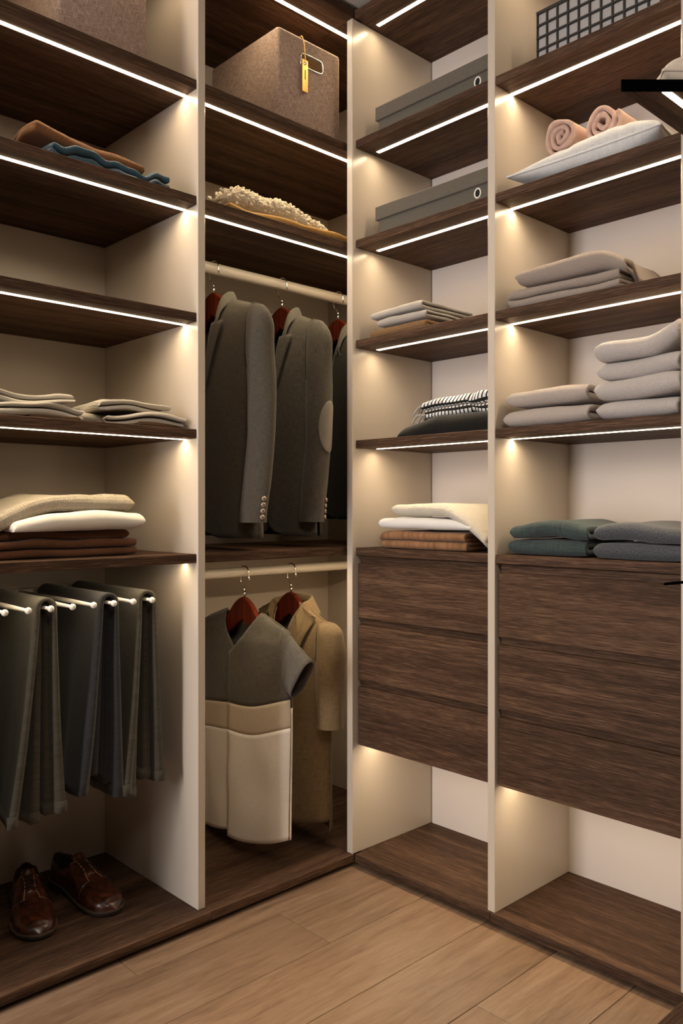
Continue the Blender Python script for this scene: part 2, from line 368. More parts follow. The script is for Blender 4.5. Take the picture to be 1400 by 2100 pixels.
# --- drawer cabinets under the counters
def chest(label, y0, y1, xf):
    t = thing('drawer_cabinet', label, 'drawers', (1.872, (y0+y1)/2, .388), group='drawer cabinets')
    box('counter_top', (1.872, y0, .998), (XR1, y1, 1.023), 'wood_y', t)
    c = box('carcass', (xf+.021, y0+.001, .405), (XR1, y1-.001, .998), 'wood_y', t, 0)
    strip(c, (1.939, y0+.003, .4035), (1.953, y1-.012, .407))
    for z0, z1 in ((.797, .973), (.598, .775), (.388, .576)):
        d = box('drawer', (xf, y0+.0035, z0), (xf+.020, y1-.0035, z1), 'wood_y', t, .0015)
        box('finger_groove', (xf+.014, y0+.0035, z1-.004), (xf+.020, y1-.0035, z1+.0215), 'wood_y', d, 0)
    return t
chest('narrow dark wood drawer cabinet with three drawers beside the corner', YD+DT, YC, 1.878)
chest('wide dark wood drawer cabinet with three drawers at right', YE, YD, 1.879)
# --- the third side of the dressing room: one shelf and its base board reach into the picture at right
def cut(y): t = (.822-y)/.6888; return 1.557+.72495*t
u5 = thing('wardrobe_unit', 'facing wardrobe bay at right edge, only a lit shelf with a black cut end showing', 'wardrobe', (1.9, .62, 0), group='open wardrobe bays')
s5 = prism('shelf', [(cut(.822), .822), (cut(.45), .45), (2.24, .45), (2.24, .814), (1.866, .814), (1.866, .822)], 2.013-TH, 2.013, 'wood_x', u5, 'black', 0)
prism('led_strip', [(cut(.766)+.002, .766), (cut(.752)+.002, .752), (2.23, .752), (2.23, .766)], 2.013-TH-.0012, 2.013-TH+.002, 'led', s5); led_lamp((1.93, .759, 2.013-TH-.002), .56, .014)
prism('base_board', [(cut(.825), .825), (cut(.45), .45), (2.24, .45), (2.24, .8165), (1.861, .8165), (1.861, .825)], ZB0, ZB1, 'wood_x', u5, 'black', 0)
prism('plinth', [(cut(.80)+.03, .80), (cut(.47)+.03, .47), (2.2, .47), (2.2, .80)], 0, ZB0, 'black', u5)
# ================================================================== cloth builders
def sheet(path, th, a0, a1, na, fn, thf=None, ease=False):
    """a thick strip of cloth: 2-D path (p,q) swept along a; fn(a,p,q,v) -> xyz.  returns V,F,UV"""
    P = [Vector((p[0], p[1])) for p in path]; m = len(P); L = [0]
    for i in range(1, m): L.append(L[-1]+(P[i]-P[i-1]).length)
    N = []
    for i in range(m):
        d = (P[min(i+1, m-1)]-P[max(i-1, 0)]).normalized(); N.append(Vector((-d.y, d.x)))
    V = []; UV = []; F = []
    for k in range(na+1):
        a = a0+(a1-a0)*k/na
        if ease: a = (a0+a1)/2+(a1-a0)/2*math.sin((k/na-.5)*pi)
        for sgn in (1, -1):
            for i in range(m):
                h = th*.5*(thf(i/(m-1)) if thf else 1); q = P[i]+N[i]*h*sgn
                V.append(fn(a, q.x, q.y, L[i])); UV.append((a, L[i]))
    s = 2*m
    for k in range(na):
        for i in range(m-1):
            A = k*s+i; F.append((A, A+1, A+s+1, A+s)); B = A+m; F.append((B, B+s, B+s+1, B+1))
        for i in (0, m-1):
            A = k*s+i; F.append((A, A+s, A+s+m, A+m) if i == 0 else (A, A+m, A+s+m, A+s))
    for k in (0, na):
        for i in range(m-1):
            A = k*s+i; F.append((A, A+m, A+m+1, A+1) if k == 0 else (A, A+1, A+m+1, A+m))
    return V, F, UV
RX = -pi/2       # turn for things that stand in the right run
def foldpath(D, H, lips, rnd, jit=.012, backturn=True):
    t = H/(2*lips); path = []; y0 = 0
    for i in range(lips):
        zl = t*(2*i+.5); zu = t*(2*i+1.5); r = t/2; y0 = rnd.uniform(0, jit) if lips > 1 else 0
        yb = D-rnd.uniform(0, jit)
        for k in range(9): path.append((yb-(yb-y0-r)*k/8*1.0, zl))
        for k in range(1, 8): a = -pi/2-pi*k/8; path.append((y0+r+r*math.cos(a), zl+r+r*math.sin(a)))
        for k in range(9): path.append((y0+r+(yb-y0-r)*k/8, zu))
        if i < lips-1:
            for k in range(1, 6): a = -pi/2+pi*k/6; path.append((yb+r*math.cos(a), zu+r+r*math.sin(a)))
    return path, t
def fold(name, label, cat, mat, loc, rot, Wd, D, H, lips=1, seed=1, amp=.005, taper=.25, fill=.9, group=None, drapeR=0, lift=None, na=44, bulge=.0, skew=0., deep=0.):
    """a folded garment: front lip(s) towards -y, width along x, origin at the base of its front edge"""
    rnd = random.Random(seed); path, t = foldpath(D, H, lips, rnd); roundR = rot > -1 and lips == 1
    def fn(x, y, z, v):
        xn = x/(Wd/2); f = 1-.5*taper*abs(xn)**4; r = min(H*.42, .03); e = (abs(x)-(Wd/2-r))/r
        if e > 0 and (x < 0 or roundR): f *= .30+.70*max(0, 1-e**3)**(1/3)
        zz = H*.5+(z-H*.5)*f + amp*(nz(x*7+seed, y*6, seed)+.5*nz(x*16, y*14, seed+z*30))*(.3+z/H) + (lift(x, y) if lift else 0)
        if drapeR and xn > .35: zz -= drapeR*((xn-.35)/.65)**2*(z/H)
        zz += bulge*math.cos(max(-1, min(1, xn))*pi/2)*(z/H)
        yy = y+amp*1.6*nz(x*6, z*25, seed+7) + .10*D*max(0, abs(xn)-.8)*0 + skew*x
        xx = x+amp*1.3*nz(y*9, z*35, seed+3)*(.3+abs(xn))
        return (xx, yy, max(zz, .0008-deep))
    V, F, UV = sheet(path, t*fill, -Wd/2, Wd/2, na, fn, None, True)
    o = mesh(name, V, F, mat, None, True, UV); o.location = loc; o.rotation_euler = (0, 0, rot)
    return props(o, label, cat, group)
def pillow(name, label, cat, mat, loc, rot, Wd, D, H, group=None, seed=1, piping=None, p=2.6, pv=5., sag=.0, pinch=(), asym=(1., 0.)):
    """a stuffed cushion with a piped seam; origin at the middle of its base"""
    t = thing(name, label, cat, loc, rot, group) if piping else None; n = 30
    def hgt(u, v): return max(0, (1-abs(u)**p))**.5*max(0, (1-abs(v)**pv))**.5
    def pos(u, v, s):
        ear = 1-.06*(1-abs(u*v))*1
        x = u*Wd/2*(1-.06*(1-v*v)); y = v*D/2*(1-.06*(1-u*u)); h = hgt(u, v)*(asym[0]+asym[1]*u)
        for (c, w_, d_) in pinch: h *= 1-d_*math.exp(-((u-c)/w_)**2)
        z = H*.42+s*h*H*(.58 if s > 0 else .42)+.004*nz(x*14+seed, y*14, s)*h
        return (x, y, max(z-sag*u*u*H*.4, .0006))
    V = []; F = []; UV = []
    for s in (1, -1):
        o_ = len(V)
        for i in range(n+1):
            for j in range(n+1):
                u = math.sin((i/n*2-1)*pi/2); v = math.sin((j/n*2-1)*pi/2); V.append(pos(u, v, s)); UV.append((u*Wd/2, v*D/2))
        for i in range(n):
            for j in range(n):
                a = o_+i*(n+1)+j; F.append((a, a+n+1, a+n+2, a+1) if s > 0 else (a, a+1, a+n+2, a+n+1))
    if not piping:
        o = mesh(name, V, F, mat, None, True, UV); o.location = loc; o.rotation_euler = (0, 0, rot); return props(o, label, cat, group)
    mesh('cover', V, F, mat, t, True, UV)
    pts = []
    for k in range(96):
        a = k/96*4; e = int(a); f = (a-e)*2-1
        f = math.sin(f*pi/2); u, v = ((f, -1), (1, f), (-f, 1), (-1, -f))[e]; pts.append(pos(u, v, 1))
    tube('piping', pts, .0032, piping, t, 6, True)
    return t
def roll(name, label, mat, loc, rot, r, L, seed, group):
    rnd = random.Random(seed); path = []; turns = 2.6; n = 90
    for k in range(n+1):
        f = k/n; a = f*turns*2*pi+seed; rr = r*(.16+.80*f)*(1+.05*math.sin(3*a+seed)+.05*nz(f*9, seed)); path.append((rr*math.cos(a), rr*math.sin(a)))
    def fn(a, p, q, v): 
        w = 1+.05*nz(a*20, v*12, seed); cone = -.035*max(0, 1-math.hypot(p, q)/r)*0
        e = .010*nz(v*22, seed)*(1 if a < L*.2 else 0)
        return (p*w, a+e, q*w+.0)
    V, F, UV = sheet(path, r*.26, 0, L, 14, fn, lambda f: .8+.2*math.sin(f*70))
    zmin = min(v[2] for v in V); V = [(x, y, z-zmin) for x, y, z in V]
    o = mesh(name, V, F, mat, None, True, UV); o.location = loc; o.rotation_euler = (0, 0, rot); return props(o, label, 'towel', group)
# ================================================================== left run, bay 1
def linen_box(label, x0, x1, y0, y1, z0, z1, handle):
    t = thing('storage_box', label, 'storage box', ((x0+x1)/2, y0, z0), group='linen storage boxes')
    b = box('body', (x0, y0, z0), (x1, y1, z1), 'linen', t, .010, True)
    if handle:
        o = rootloc(t); cx, cz = handle; w, h = .046, .021; y = y0-.001
        def rr(k, g): 
            a = 2*pi*k/40; ca, sa = math.cos(a), math.sin(a); e = .45
            return (cx+math.copysign(abs(ca)**e, ca)*(w+g)-o.x, cz+math.copysign(abs(sa)**e, sa)*(h+g)-o.z)
        tube('handle_rim', [(rr(k, 0)[0], y-o.y, rr(k, 0)[1]) for k in range(40)], .0042, 'chrome', t, 8, True)
        V = [(rr(k, -.001)[0], y-.0006-o.y, rr(k, -.001)[1]) for k in range(40)]+[(rr(k, -.006)[0], y+.0-.0002-o.y, rr(k, -.006)[1]) for k in range(40)]
        F = [tuple(range(40, 80))]+[(k, (k+1) % 40, 40+(k+1) % 40, 40+k) for k in range(40)]
        mesh('handle_opening', V, F, 'woven_tan', t, False, [(v[0], v[2]) for v in V])
        # gold tag on a cord over the rim of the box
        tx = cx-.036; tg = box('tag', (tx-.0125, y0-.012, cz-.105), (tx+.0125, y0-.0095, cz-.004), 'gold', t, .001)
        box('tag_slot', (tx-.0012, y0-.0126, cz-.066), (tx+.0012, y0-.0119, cz-.036), 'black', tg, 0)
        tube('tag_hole', [(tx+.0045*math.cos(a)-o.x, y0-.0127-o.y, cz-.016+.0045*math.sin(a)-o.z) for a in [2*pi*k/14 for k in range(14)]], .0013, 'chrome', tg, 6, True)
        tube('tag_cord', spline([(tx-.006-o.x, y0+.012-o.y, z1+.002-o.z), (tx-.006-o.x, y0-.004-o.y, z1-.002-o.z), (tx-.002-o.x, y0-.010-o.y, cz+.04-o.z), (tx-o.x, y0-.011-o.y, cz-.012-o.z)]), .0016, 'gold', t, 6)
        tube('tag_cord', spline([(tx+.002-o.x, y0-.008-o.y, cz+.02-o.z), (tx+.004-o.x, y0-.011-o.y, cz-.012-o.z)]), .0012, 'gold', t, 6)
    return t
linen_box('linen covered box on the top left shelf, its lid out of view', .913, 1.166, 1.99, 2.34, ZS[0], ZS[0]+.29, None)
linen_box('linen covered box with metal rimmed handle slot and gold tag', 1.604, 1.866, 1.97, 2.325, ZS[0], 2.628, (1.740, 2.557))
z = ZS[1]
fold('folded_cloth', 'dark blue satin cloth folded thin beneath the rust brown cloth', 'cloth', 'cloth_blue', (1.055, 1.955, z), 0, .33, .22, .040, 2, 5, .011, .2, .6, lift=lambda a, b: .004*math.sin(a*60)+.003*math.sin(a*110+1))
fold('folded_cloth', 'rust brown folded cloth lying on dark blue satin, upper left shelf', 'cloth', 'cloth_rust', (1.005, 1.995, z+.038), 0, .30, .22, .034, 1, 6, .007, .35, .95, lift=lambda x, y: .018*max(0, -x/.15)-.006*x/.15)
# grey folded shirts with a bit of coarse brown weave below them
def shirts(x, zz, sd, what, dy=0):
    z0 = zz
    fold('folded_cloth', 'coarse brown woven scarf folded under the '+what, 'scarf', 'woven_brown', (x+.05, 1.975+dy, z0), .03, .13, .20, .016, 1, sd, .003, .1, .85, 'brown scarves on the left shelf')
    fold('folded_shirt', 'lower of two '+what, 'shirt', 'cloth_grey', (x+.01, 1.968+dy, z0+.002), -.04, .235, .26, .034, 2, sd+1, .010, .3, .6, 'grey folded shirts', lift=lambda a, b: .010*math.exp(-((a-.02)/.07)**2)-.004)
    fold('folded_shirt', 'upper of two '+what, 'shirt', 'cloth_grey', (x-.012, 1.972+dy, z0+.036), -.02, .215, .25, .028, 2, sd+2, .010, .3, .6, 'grey folded shirts', lift=lambda a, b: .006*math.sin(a*30+sd))
shirts(.850, ZS[3], 11, 'grey shirts nearest the left picture edge')
shirts(1.145, ZS[3], 21, 'grey shirts nearest the left divider')
fold('folded_shirt', 'grey shirt spread flat between the two stacks on the left shelf', 'shirt', 'cloth_grey', (.995, 2.03, ZS[3]), 0, .17, .25, .034, 1, 31, .007, .5, .6, 'grey folded shirts')
z = ZS[4]
fold('folded_blanket', 'dark brown folded blanket at the bottom of the left counter stack', 'blanket', 'cloth_umber', (.945, 2.02, z), .05, .42, .24, .046, 2, 41, .006, .15, .8)
fold('folded_blanket', 'thin umber brown blanket directly under the white fleece, left counter', 'blanket', 'cloth_umber', (.935, 2.035, z+.044), .02, .40, .24, .026, 1, 42, .006, .2, .8)
fold('folded_sweater', 'plump white fleece sweater between brown blankets and cream knit', 'sweater', 'fleece_white', (.980, 1.995, z+.068), .04, .36, .26, .052, 1, 43, .005, .35, .9, lift=lambda a, b: -.022*max(0, (-a-.05)/.12)**1.5)
fold('folded_sweater', 'cream knitted sweater on top of the left counter stack', 'sweater', 'knit_cream', (.950, 2.01, z+.117), .03, .37, .24, .046, 1, 44, .006, .2, .9, lift=lambda a, b: -.05*max(0, (-a-.03)/.14)**1.4, deep=.07)
# trouser rack
ZR = .902
t = thing('trouser_rack', 'white trouser rack with a row of knobbed rods under the left counter', 'trouser rack', (.9, 2.43, ZR))
o = rootloc(t)
box('back_rail', (X0+DT, 2.43, ZR-.034), (1.262, 2.462, ZR+.008), 'rail_white', t, .001)
RODX = [.774-.0565*2+.0565*i for i in range(10)]
for x in RODX:
    r_ = tube('rod', [(x-o.x, 2.432-o.y, 0), (x-o.x, 2.1-o.y, 0), (x-o.x, 1.978-o.y, 0)], [.0065, .0062, .004], 'rack_white', t, 12)
    k = tube('knob', [(x-o.x, 1.972-o.y+.0085*math.cos(a), 0) for a in [pi*j/8 for j in range(9)]], [max(.0006, .0085*math.sin(pi*j/8)) for j in range(9)], 'rack_white', r_, 12)
def trousers(label, x, mat, y0, y1, near, far, spread, seed, group='trousers on the rack', cuffs=True):
    """two legs draped together over one rod; near / far = list of (bottom z, sideways offset) for the layers"""
    t = thing('trousers', label, 'trousers', (x, (y0+y1)/2, min(near[0][0], far[0][0])), group=group); o = rootloc(t)
    for i in range(2):
        r = .0085+.011*(1-i)+.002; (zn, xn), (zf, xf) = near[i], far[i]; path = []
        for k in range(22):
            f = k/21; q = zn+(ZR-zn)*f; path.append((-r-(xn)*(1-f)**1.3, q))
        for k in range(1, 10): a = pi-pi*k/10; path.append((r*math.cos(a), ZR+r*math.sin(a)))
        for k in range(22):
            f = 1-k/21; q = zf+(ZR-zf)*f; path.append((r+xf*(1-f)**1.3, q))
        d0 = .012*i
        def fn(a, p, q, v):
            dn = max(0, (ZR-q)/.5); ya = (a-y0)/(y1-y0)
            wob = .0045*min(1, dn)*math.sin(ya*pi*8+seed*2.1+i*1.3)*(.4+.6*nz(ya*4, seed))+.010*dn*math.sin(ya*pi*3.2+seed*1.7+i*2)+.007*dn*nz(a*9, q*3, seed+i)
            yy = a+.008*nz(q*4, seed+i*3, p*20)*dn + d0*(1-ya); wob *= .35 if p > 0 else 1
            return (p+wob, yy-o.y, q-o.z)
        V, F, UV = sheet(path, .0085, y0+d0, y1, 26, fn, lambda f: 1+1.7*abs(2*f-1)**1.3)
        mesh('leg', V, F, mat, t, True, UV)
        if cuffs:
            for zb, xo, sg in ((zn, -r-xn, -1), (zf, r+xf, 1)):
                V, F, UV = sheet([(xo, zb-.001), (xo, zb+.014), (xo, zb+.028)], .0265, y0+d0-.002, y1, 26, fn); mesh('cuff', V, F, mat, t, True, UV)
    return t
trousers('olive grey cuffed trousers nearest the left divider', RODX[9], 'trouser_olive', 1.995, 2.40, [(.385, .050), (.37, .018)], [(.40, .016), (.41, .001)], .02, 1)
trousers('charcoal navy trousers, second pair from the left divider', RODX[7], 'trouser_navy', 1.995, 2.38, [(.41, .048), (.45, .018)], [(.385, .010), (.42, .0)], .02, 2, cuffs=False)
trousers('olive grey cuffed trousers hanging third from the left divider', RODX[4], 'trouser_olive', 1.995, 2.40, [(.375, .054), (.365, .020)], [(.385, .020), (.38, .003)], .02, 3)
trousers('olive grey trousers cut off by the left picture edge', RODX[1], 'trouser_olive', 1.995, 2.40, [(.37, .06), (.36, .03)], [(.37, .02), (.37, .01)], .02, 4)
# shoes -------------------------------------------------------------------------------------------
WT = [(0, 0), (.012, .014), (.04, .024), (.1, .032), (.2, .034), (.35, .033), (.5, .040), (.65, .047), (.78, .047), (.88, .040), (.95, .028), (.985, .015), (1, 0)]
def wt(t): 
    for (a, x), (b, y) in zip(WT, WT[1:]):
        if t <= b: return 1.12*(x+(y-x)*(t-a)/(b-a))
    return 0
HT = [(.34, .098), (.42, .094), (.5, .083), (.6, .067), (.7, .056), (.8, .051), (.9, .044), (.96, .034), (1, .019)]
def shoe(label, toe, heel, side):
    toe = Vector(toe); heel = Vector(heel); d = toe-heel; L = d.length; ang = math.atan2(d.y, d.x)
    t = thing('shoe', label, 'shoe', (heel.x, heel.y, ZB1), ang, 'brown leather shoes')
    cs = lambda u: side*.007*math.sin(u*pi)*(1 if u < .6 else 1)         # slight banana of the last
    zs = lambda u: lerpt([(0, .030), (.25, .028), (.45, .018), (1, .016)], u)
    def vampf(i, j):
        u = .36+.64*i; a = pi*(1-j); w = wt(min(u, .9995)); H = lerpt(HT, u); z0 = zs(u)
        y = w*math.copysign(abs(math.cos(a))**.8, math.cos(a)); z = z0+(H-z0)*math.sin(a)**.72
        return (u*L, y+cs(u), z), (u*L, j*.1)
    V, F, UV = grid(44, 24, vampf); mesh('vamp', V, F, 'leather', t, True, UV)
    def qf(i, j):
        # column i runs from the front of one quarter round the heel to the other
        f = i*2-1; u = .64*abs(f)**1.25; sg = 1 if f > 0 else -1; w = wt(u)+.0018; z0 = zs(u)
        topz = lerpt([(0, .088), (.10, .080), (.22, .066), (.32, .074), (.395, .104), (.42, .099), (.5, .086), (.64, .062)], u)
        topy = lerpt([(0, 0), (.03, .012), (.1, .028), (.25, .035), (.34, .030), (.40, .0135), (.5, .0125), (.64, .020)], u)
        if u > .40:
            H = lerpt(HT, u)+.0025; a0 = math.acos(min(1, topy/w)**1.25) if w > 0 else 0; a = a0*j
            y = w*math.cos(a)**.8; z = z0+(H-z0)*math.sin(a)**.72
        else:
            a = j*pi/2; y = topy+(w-topy)*math.cos(a)**.9; z = z0+(topz-z0)*(.25*j+.75*math.sin(a)**.9)
            bl = max(0, min(1, (u-.33)/.07))
            if bl > 0:
                H = lerpt(HT, u)+.0025; a0 = math.acos(min(1, topy/w)**1.25); b = a0*j
                y = y*(1-bl)+bl*w*math.cos(b)**.8; z = z*(1-bl)+bl*(z0+(H-z0)*math.sin(b)**.72)
        back = -.004*math.sin(j*pi)*(1 if u < .05 else 0)
        return (u*L+back*(1-u*20 if u < .05 else 0), sg*y+cs(u), z), (i*.4, j*.1)
    V, F, UV = grid(90, 14, qf); q = mesh('quarter', V, F, 'leather', t, True, UV); thick(q, .0028, 1)
    rim = [Vector(qf(i/90, 1)[0])+Vector((0, 0, .001)) for i in range(91)]
    tube('top_binding', rim[16:75], .0019, 'leather', t, 6); 
    for rr_ in (rim[:17], rim[74:]): tube('facing_edge', rr_, .0012, 'stitch', t, 5)
    def lin_f(i, j):
        f = i*2-1; u = .40*abs(f); sg = 1 if f > 0 else -1
        topz = lerpt([(0, .086), (.10, .078), (.22, .064), (.40, .08)], u); topy = max(0, lerpt([(0, 0), (.03, .012), (.1, .026), (.25, .033), (.40, .024)], u))
        return (u*L+.004, sg*topy*(1-.0*j)*(.92 if j > .5 else 1)+cs(u), topz+(.034-topz)*j), (i, j)
    V, F, UV = grid(40, 4, lin_f); mesh('lining', V, F, 'shoe_lining', t, True, UV)
    V, F, UV = grid(12, 6, lambda i, j: ((.015*L+i*.45*L, (j*2-1)*wt(.015+.45*i)*.9+cs(.4*i), .034), (i, j))); mesh('insole', V, F, 'shoe_lining', t, True, UV)
    def tong(i, j):
        u = .35+.22*i; H = lerpt(HT, u)+.0018+.014*max(0, (.42-u)/.07)**1.5; b = (j*2-1)
        return (u*L-.003*(1-i), b*.019+cs(u), H-.30*abs(b)**2*.019), (i*.1, j*.04)
    V, F, UV = grid(14, 8, tong); tg = mesh('tongue', V, F, 'leather', t, True, UV); thick(tg, .003, 0)
    for k, u in enumerate((.415, .455, .495, .535)):
        H = lerpt(HT, u)+.006; e = .012 if k % 2 else -.008
        tube('lace', spline([(u*L, -.021+cs(u), H-.008), (u*L+.002, -.014+cs(u), H-.0005), ((u+e/L*.3)*L, 0+cs(u), H+.002), ((u+e/L)*L, .014+cs(u), H-.0005), ((u+e/L)*L, .021+cs(u), H-.008)], 5), .0015, 'lace', t, 6)
        if k: tube('lace', spline([((u-.04)*L, .013+cs(u), H+.002), (u*L-.004, 0+cs(u), H+.0015), (u*L, -.013+cs(u), H)], 5), .0013, 'lace', t, 6)
    def ring(g, n=64):
        out = []
        for k in range(n):
            f = k/n*2-1; u = abs(f); uu = .5-.5*math.cos(u*pi); sg = 1 if f > 0 else -1; w = wt(min(max(uu, .0), 1))
            x = uu*L+(g if uu > .5 else -g)*abs(2*uu-1)**4; out.append((x, sg*(w+g*min(1, w/.012))+cs(uu)))
        return out
    def slab(name, z0f, z1f, g, mat):
        R = ring(g); n = len(R); V = [(x, y, z0f(x/L)) for x, y in R]+[(x, y, z1f(x/L)) for x, y in R]
        F = [tuple(range(n))[::-1], tuple(range(n, 2*n))]+[(i, (i+1) % n, n+(i+1) % n, n+i) for i in range(n)]
        return mesh(name, V, F, mat, t, False)
    low = lambda u: lerpt([(0, .018), (.25, .017), (.42, .006), (.62, .0), (.85, .001), (1, .006)], u)
    slab('sole', low, lambda u: low(u)+.007, .0035, 'sole'); slab('welt', lambda u: low(u)+.007, lambda u: low(u)+.0115 if u > .0 else low(u)+.0115, .005, 'welt')
    slab('outsole_fill', lambda u: low(u)+.008, lambda u: zs(min(max(u, 0), 1))+.002, -.001, 'leather')
    hp = [(x, y) for x, y in ring(.003) if x < .27*L]; hp.sort(key=lambda p: (p[1] > cs(0), 0)); pos_ = sorted([p for p in hp if p[1] > 0], key=lambda p: p[0]); neg = sorted([p for p in hp if p[1] <= 0], key=lambda p: -p[0])
    R = neg+pos_; n = len(R); V = [(x, y, .0) for x, y in R]+[(x, y, .0185) for x, y in R]
    mesh('heel_block', V, [tuple(range(n))[::-1], tuple(range(n, 2*n))]+[(i, (i+1) % n, n+(i+1) % n, n+i) for i in range(n)], 'sole', t, False)
    return t
shoe('brown leather derby shoe, the one nearer the left picture edge', (.904, 2.072), (.985, 2.358), -1)
shoe('brown leather derby shoe, the one nearer the left divider', (1.112, 2.062), (1.078, 2.362), 1)
# ================================================================== left run, bay 2
z = ZS[1]
fold('folded_cloth', 'mustard linen cloth folded flat under the chunky cream knit', 'cloth', 'mustard', (1.67, 1.962, z), .0, .50, .24, .026, 1, 51, .008, .3, .7, lift=lambda a, b: .006*math.sin(a*14))
t = thing('folded_sweater', 'chunky cream bobble knit folded on the mustard cloth', 'sweater', (1.62, 2.0, z+.024))
rnd = random.Random(7); path, th = foldpath(.22, .062, 1, rnd)
def kf(x, y, zz, v): return (x, y+.006*nz(x*9, zz*20), max(0, zz*(1-.5*abs(x/.2)**4)+.014*nz(x*11, y*5)*(zz/.062)-.012*max(0, x/.2)))
V, F, UV = sheet(path, th*.9, -.2, .2, 40, kf); mesh('knit_body', V, F, 'knit_cream', t, True, UV)
BV = []; BF = []
for k in range(1900):                        # tufts of the bobble stitch
    x = rnd.uniform(-.185, .205); s = rnd.random()
    if s < .6: a = rnd.uniform(-.5, 1); r = .031; y = .031-r*math.cos(a*pi/2)*1.0; q = .031+r*math.sin(a*pi/2)
    else: y = rnd.uniform(.03, .19); q = .062
    if x < -.12 and s > .4 and rnd.random() < .6: continue
    c = Vector(kf(x, y, q, 0))+Vector((rnd.uniform(-1, 1), rnd.uniform(-1.2, .1), rnd.uniform(-.2, 1)))*.007
    d = Vector((rnd.uniform(-1, 1), rnd.uniform(-1, .4), rnd.uniform(.0, 1))).normalized(); u = d.orthogonal().normalized(); w_ = d.cross(u); R = rnd.uniform(.0035, .0055); Lh = rnd.uniform(.008, .016)
    o_ = len(BV)
    for e, rr in ((-.1, R*.8), (.35, R), (.9, R), (1, R*.6)):
        for j in range(6): an = j*pi/3; BV.append(c+d*(e*Lh)+(u*math.cos(an)+w_*math.sin(an))*rr)
    for e in range(3):
        for j in range(6): BF.append((o_+e*6+j, o_+e*6+(j+1) % 6, o_+e*6+6+(j+1) % 6, o_+e*6+6+j))
    BF.append(tuple(o_+18+j for j in range(6)))
tf = mesh('bobble_tufts', BV, BF, 'bobble', t, True, [(v.x, v.z) for v in BV]); tf['kind'] = 'stuff'
# ---- hangers
def hanger(label, x, y, zrod, drop, half, tilt=0, zr=.0185, big=1.):
    """wooden hanger across the rail: arms along world y; the hook goes over the rail"""
    zt = zrod-drop; t = thing('hanger', label, 'hanger', (x, y, zt-.09*big), group='wooden hangers'); t.rotation_euler = (0, 0, tilt); o = zt-.09*big
    n = 34; V = []; UV = []
    for k in range(n+1):
        s = (k/n*2-1)*half; a = abs(s)
        top = -.002-.95*(math.sqrt(a*a+.035**2)-.035) if a < .08 else -.002-.95*(math.sqrt(.08**2+.035**2)-.035)-.5*(a-.08)
        bot = -.082-.50*min(a, .10)+.006*math.exp(-(a/.04)**2)
        bot = min(bot, top-.030)
        bot = max(bot, top-.085)
        dn = .009
        fw = .003*(a/half)**2; top -= .30*max(0, a-.045); bot -= .2*max(0, a-.05)                                     # arms curve forward a little
        for (q, nn) in ((top-.004, -dn), (top, -dn+.004), (top, dn-.004), (top-.004, dn), (bot+.004, dn), (bot, dn-.004), (bot, -dn+.004), (bot+.004, -dn)):
            V.append((-(nn+fw), -s, q+zt-o)); UV.append((s, q))
    F = []
    for k in range(n):
        for j in range(8): F.append((k*8+j, k*8+(j+1) % 8, k*8+8+(j+1) % 8, k*8+8+j))
    F += [tuple(range(8))[::-1], tuple(n*8+j for j in range(8))]
    mesh('hanger_body', V, F, 'mahogany', t, False, UV)
    c = zrod-o; R = zr+.0028; pts = [(0, 0, zt+.006-o), (0, 0, zt+.022-o), (0, .008, zt+.034-o), (0, .018, c-R-.016), (0, R+.002, c-.018)]
    pts += [(0, (R+.004)*math.cos(a), c+(R+.0005)*math.sin(a)) for a in [pi*j/8 for j in range(0, 9)]]+[(0, -(R+.006), c-.016), (0, -(R+.009), c-.024)]
    tube('hook', spline(pts, 5), .0024, 'chrome', t, 8)
    tube('ferrule', [(0, 0, zt-.004-o), (0, 0, zt+.018-o)], .0042, 'chrome', t, 8)
    return t
# ---- jackets.  local axes: s to picture right (world -y), n towards the viewer (world -x)
def garment(label, cat, name, x, y, zb, tilt, group=None):
    t = thing(name, label, cat, (x, y, zb), tilt, group); return t, (lambda s, n, q: (-n, -s, q-zb))
def body_h(s, q, ztop, w, d):
    a = max(0, ztop-q); e = max(0, 1-abs(s/(w-.0125))**3.2)
    return d*(1-math.exp(-a/.045))*e**.5+.0005
def sleeve_axis(tab, f): return [lerpt(c, f) for c in tab]
def sleeve(t, P, mat, z0, z1, sgn, axis, half, depth, nm='sleeve', lin='lining'):
    """axis: tables of s and n of the arm centre over f (0 shoulder .. 1 cuff); returns surface function"""
    def fn(f, th, g=0):
        q = z0+(z1-z0)*f; s0 = lerpt(axis[0], f); n0 = lerpt(axis[1], f); a = lerpt(half, f)+g; b = lerpt(depth, f)+g
        cap = min(1, f/.13); k = math.sqrt(max(0, 1-(1-cap)**2)); a *= .04+.96*k; b *= .04+.96*k
        cr = 1+.05*nz(math.cos(th)*1.4+3*sgn, math.sin(th)*1.4, f*4.5+z0)
        s = sgn*(s0+a*math.cos(th)*cr-(1-k)*.028); n = n0+b*math.sin(th)*cr
        return P(s, n, q)
    nf, nt = 46, 28; V = []; UV = []; F = []
    for i in range(nf+1):
        for j in range(nt): 
            th = 2*pi*j/nt; V.append(fn(i/nf, th)); UV.append((th*.065, i/nf*(z0-z1)))
    for i in range(nf):
        for j in range(nt): a = i*nt+j; b = i*nt+(j+1) % nt; F.append((a, b, b+nt, a+nt) if sgn > 0 else (a, a+nt, b+nt, b))
    F.append(tuple(range(nt)))
    o = mesh(nm, V, F, mat, t, True, UV)
    V = [fn(.985, 2*pi*j/nt, -.002) for j in range(nt)]; mesh('cuff_lining', V, [tuple(range(nt))], lin, o, False, [(0, 0)]*nt)
    return o, fn
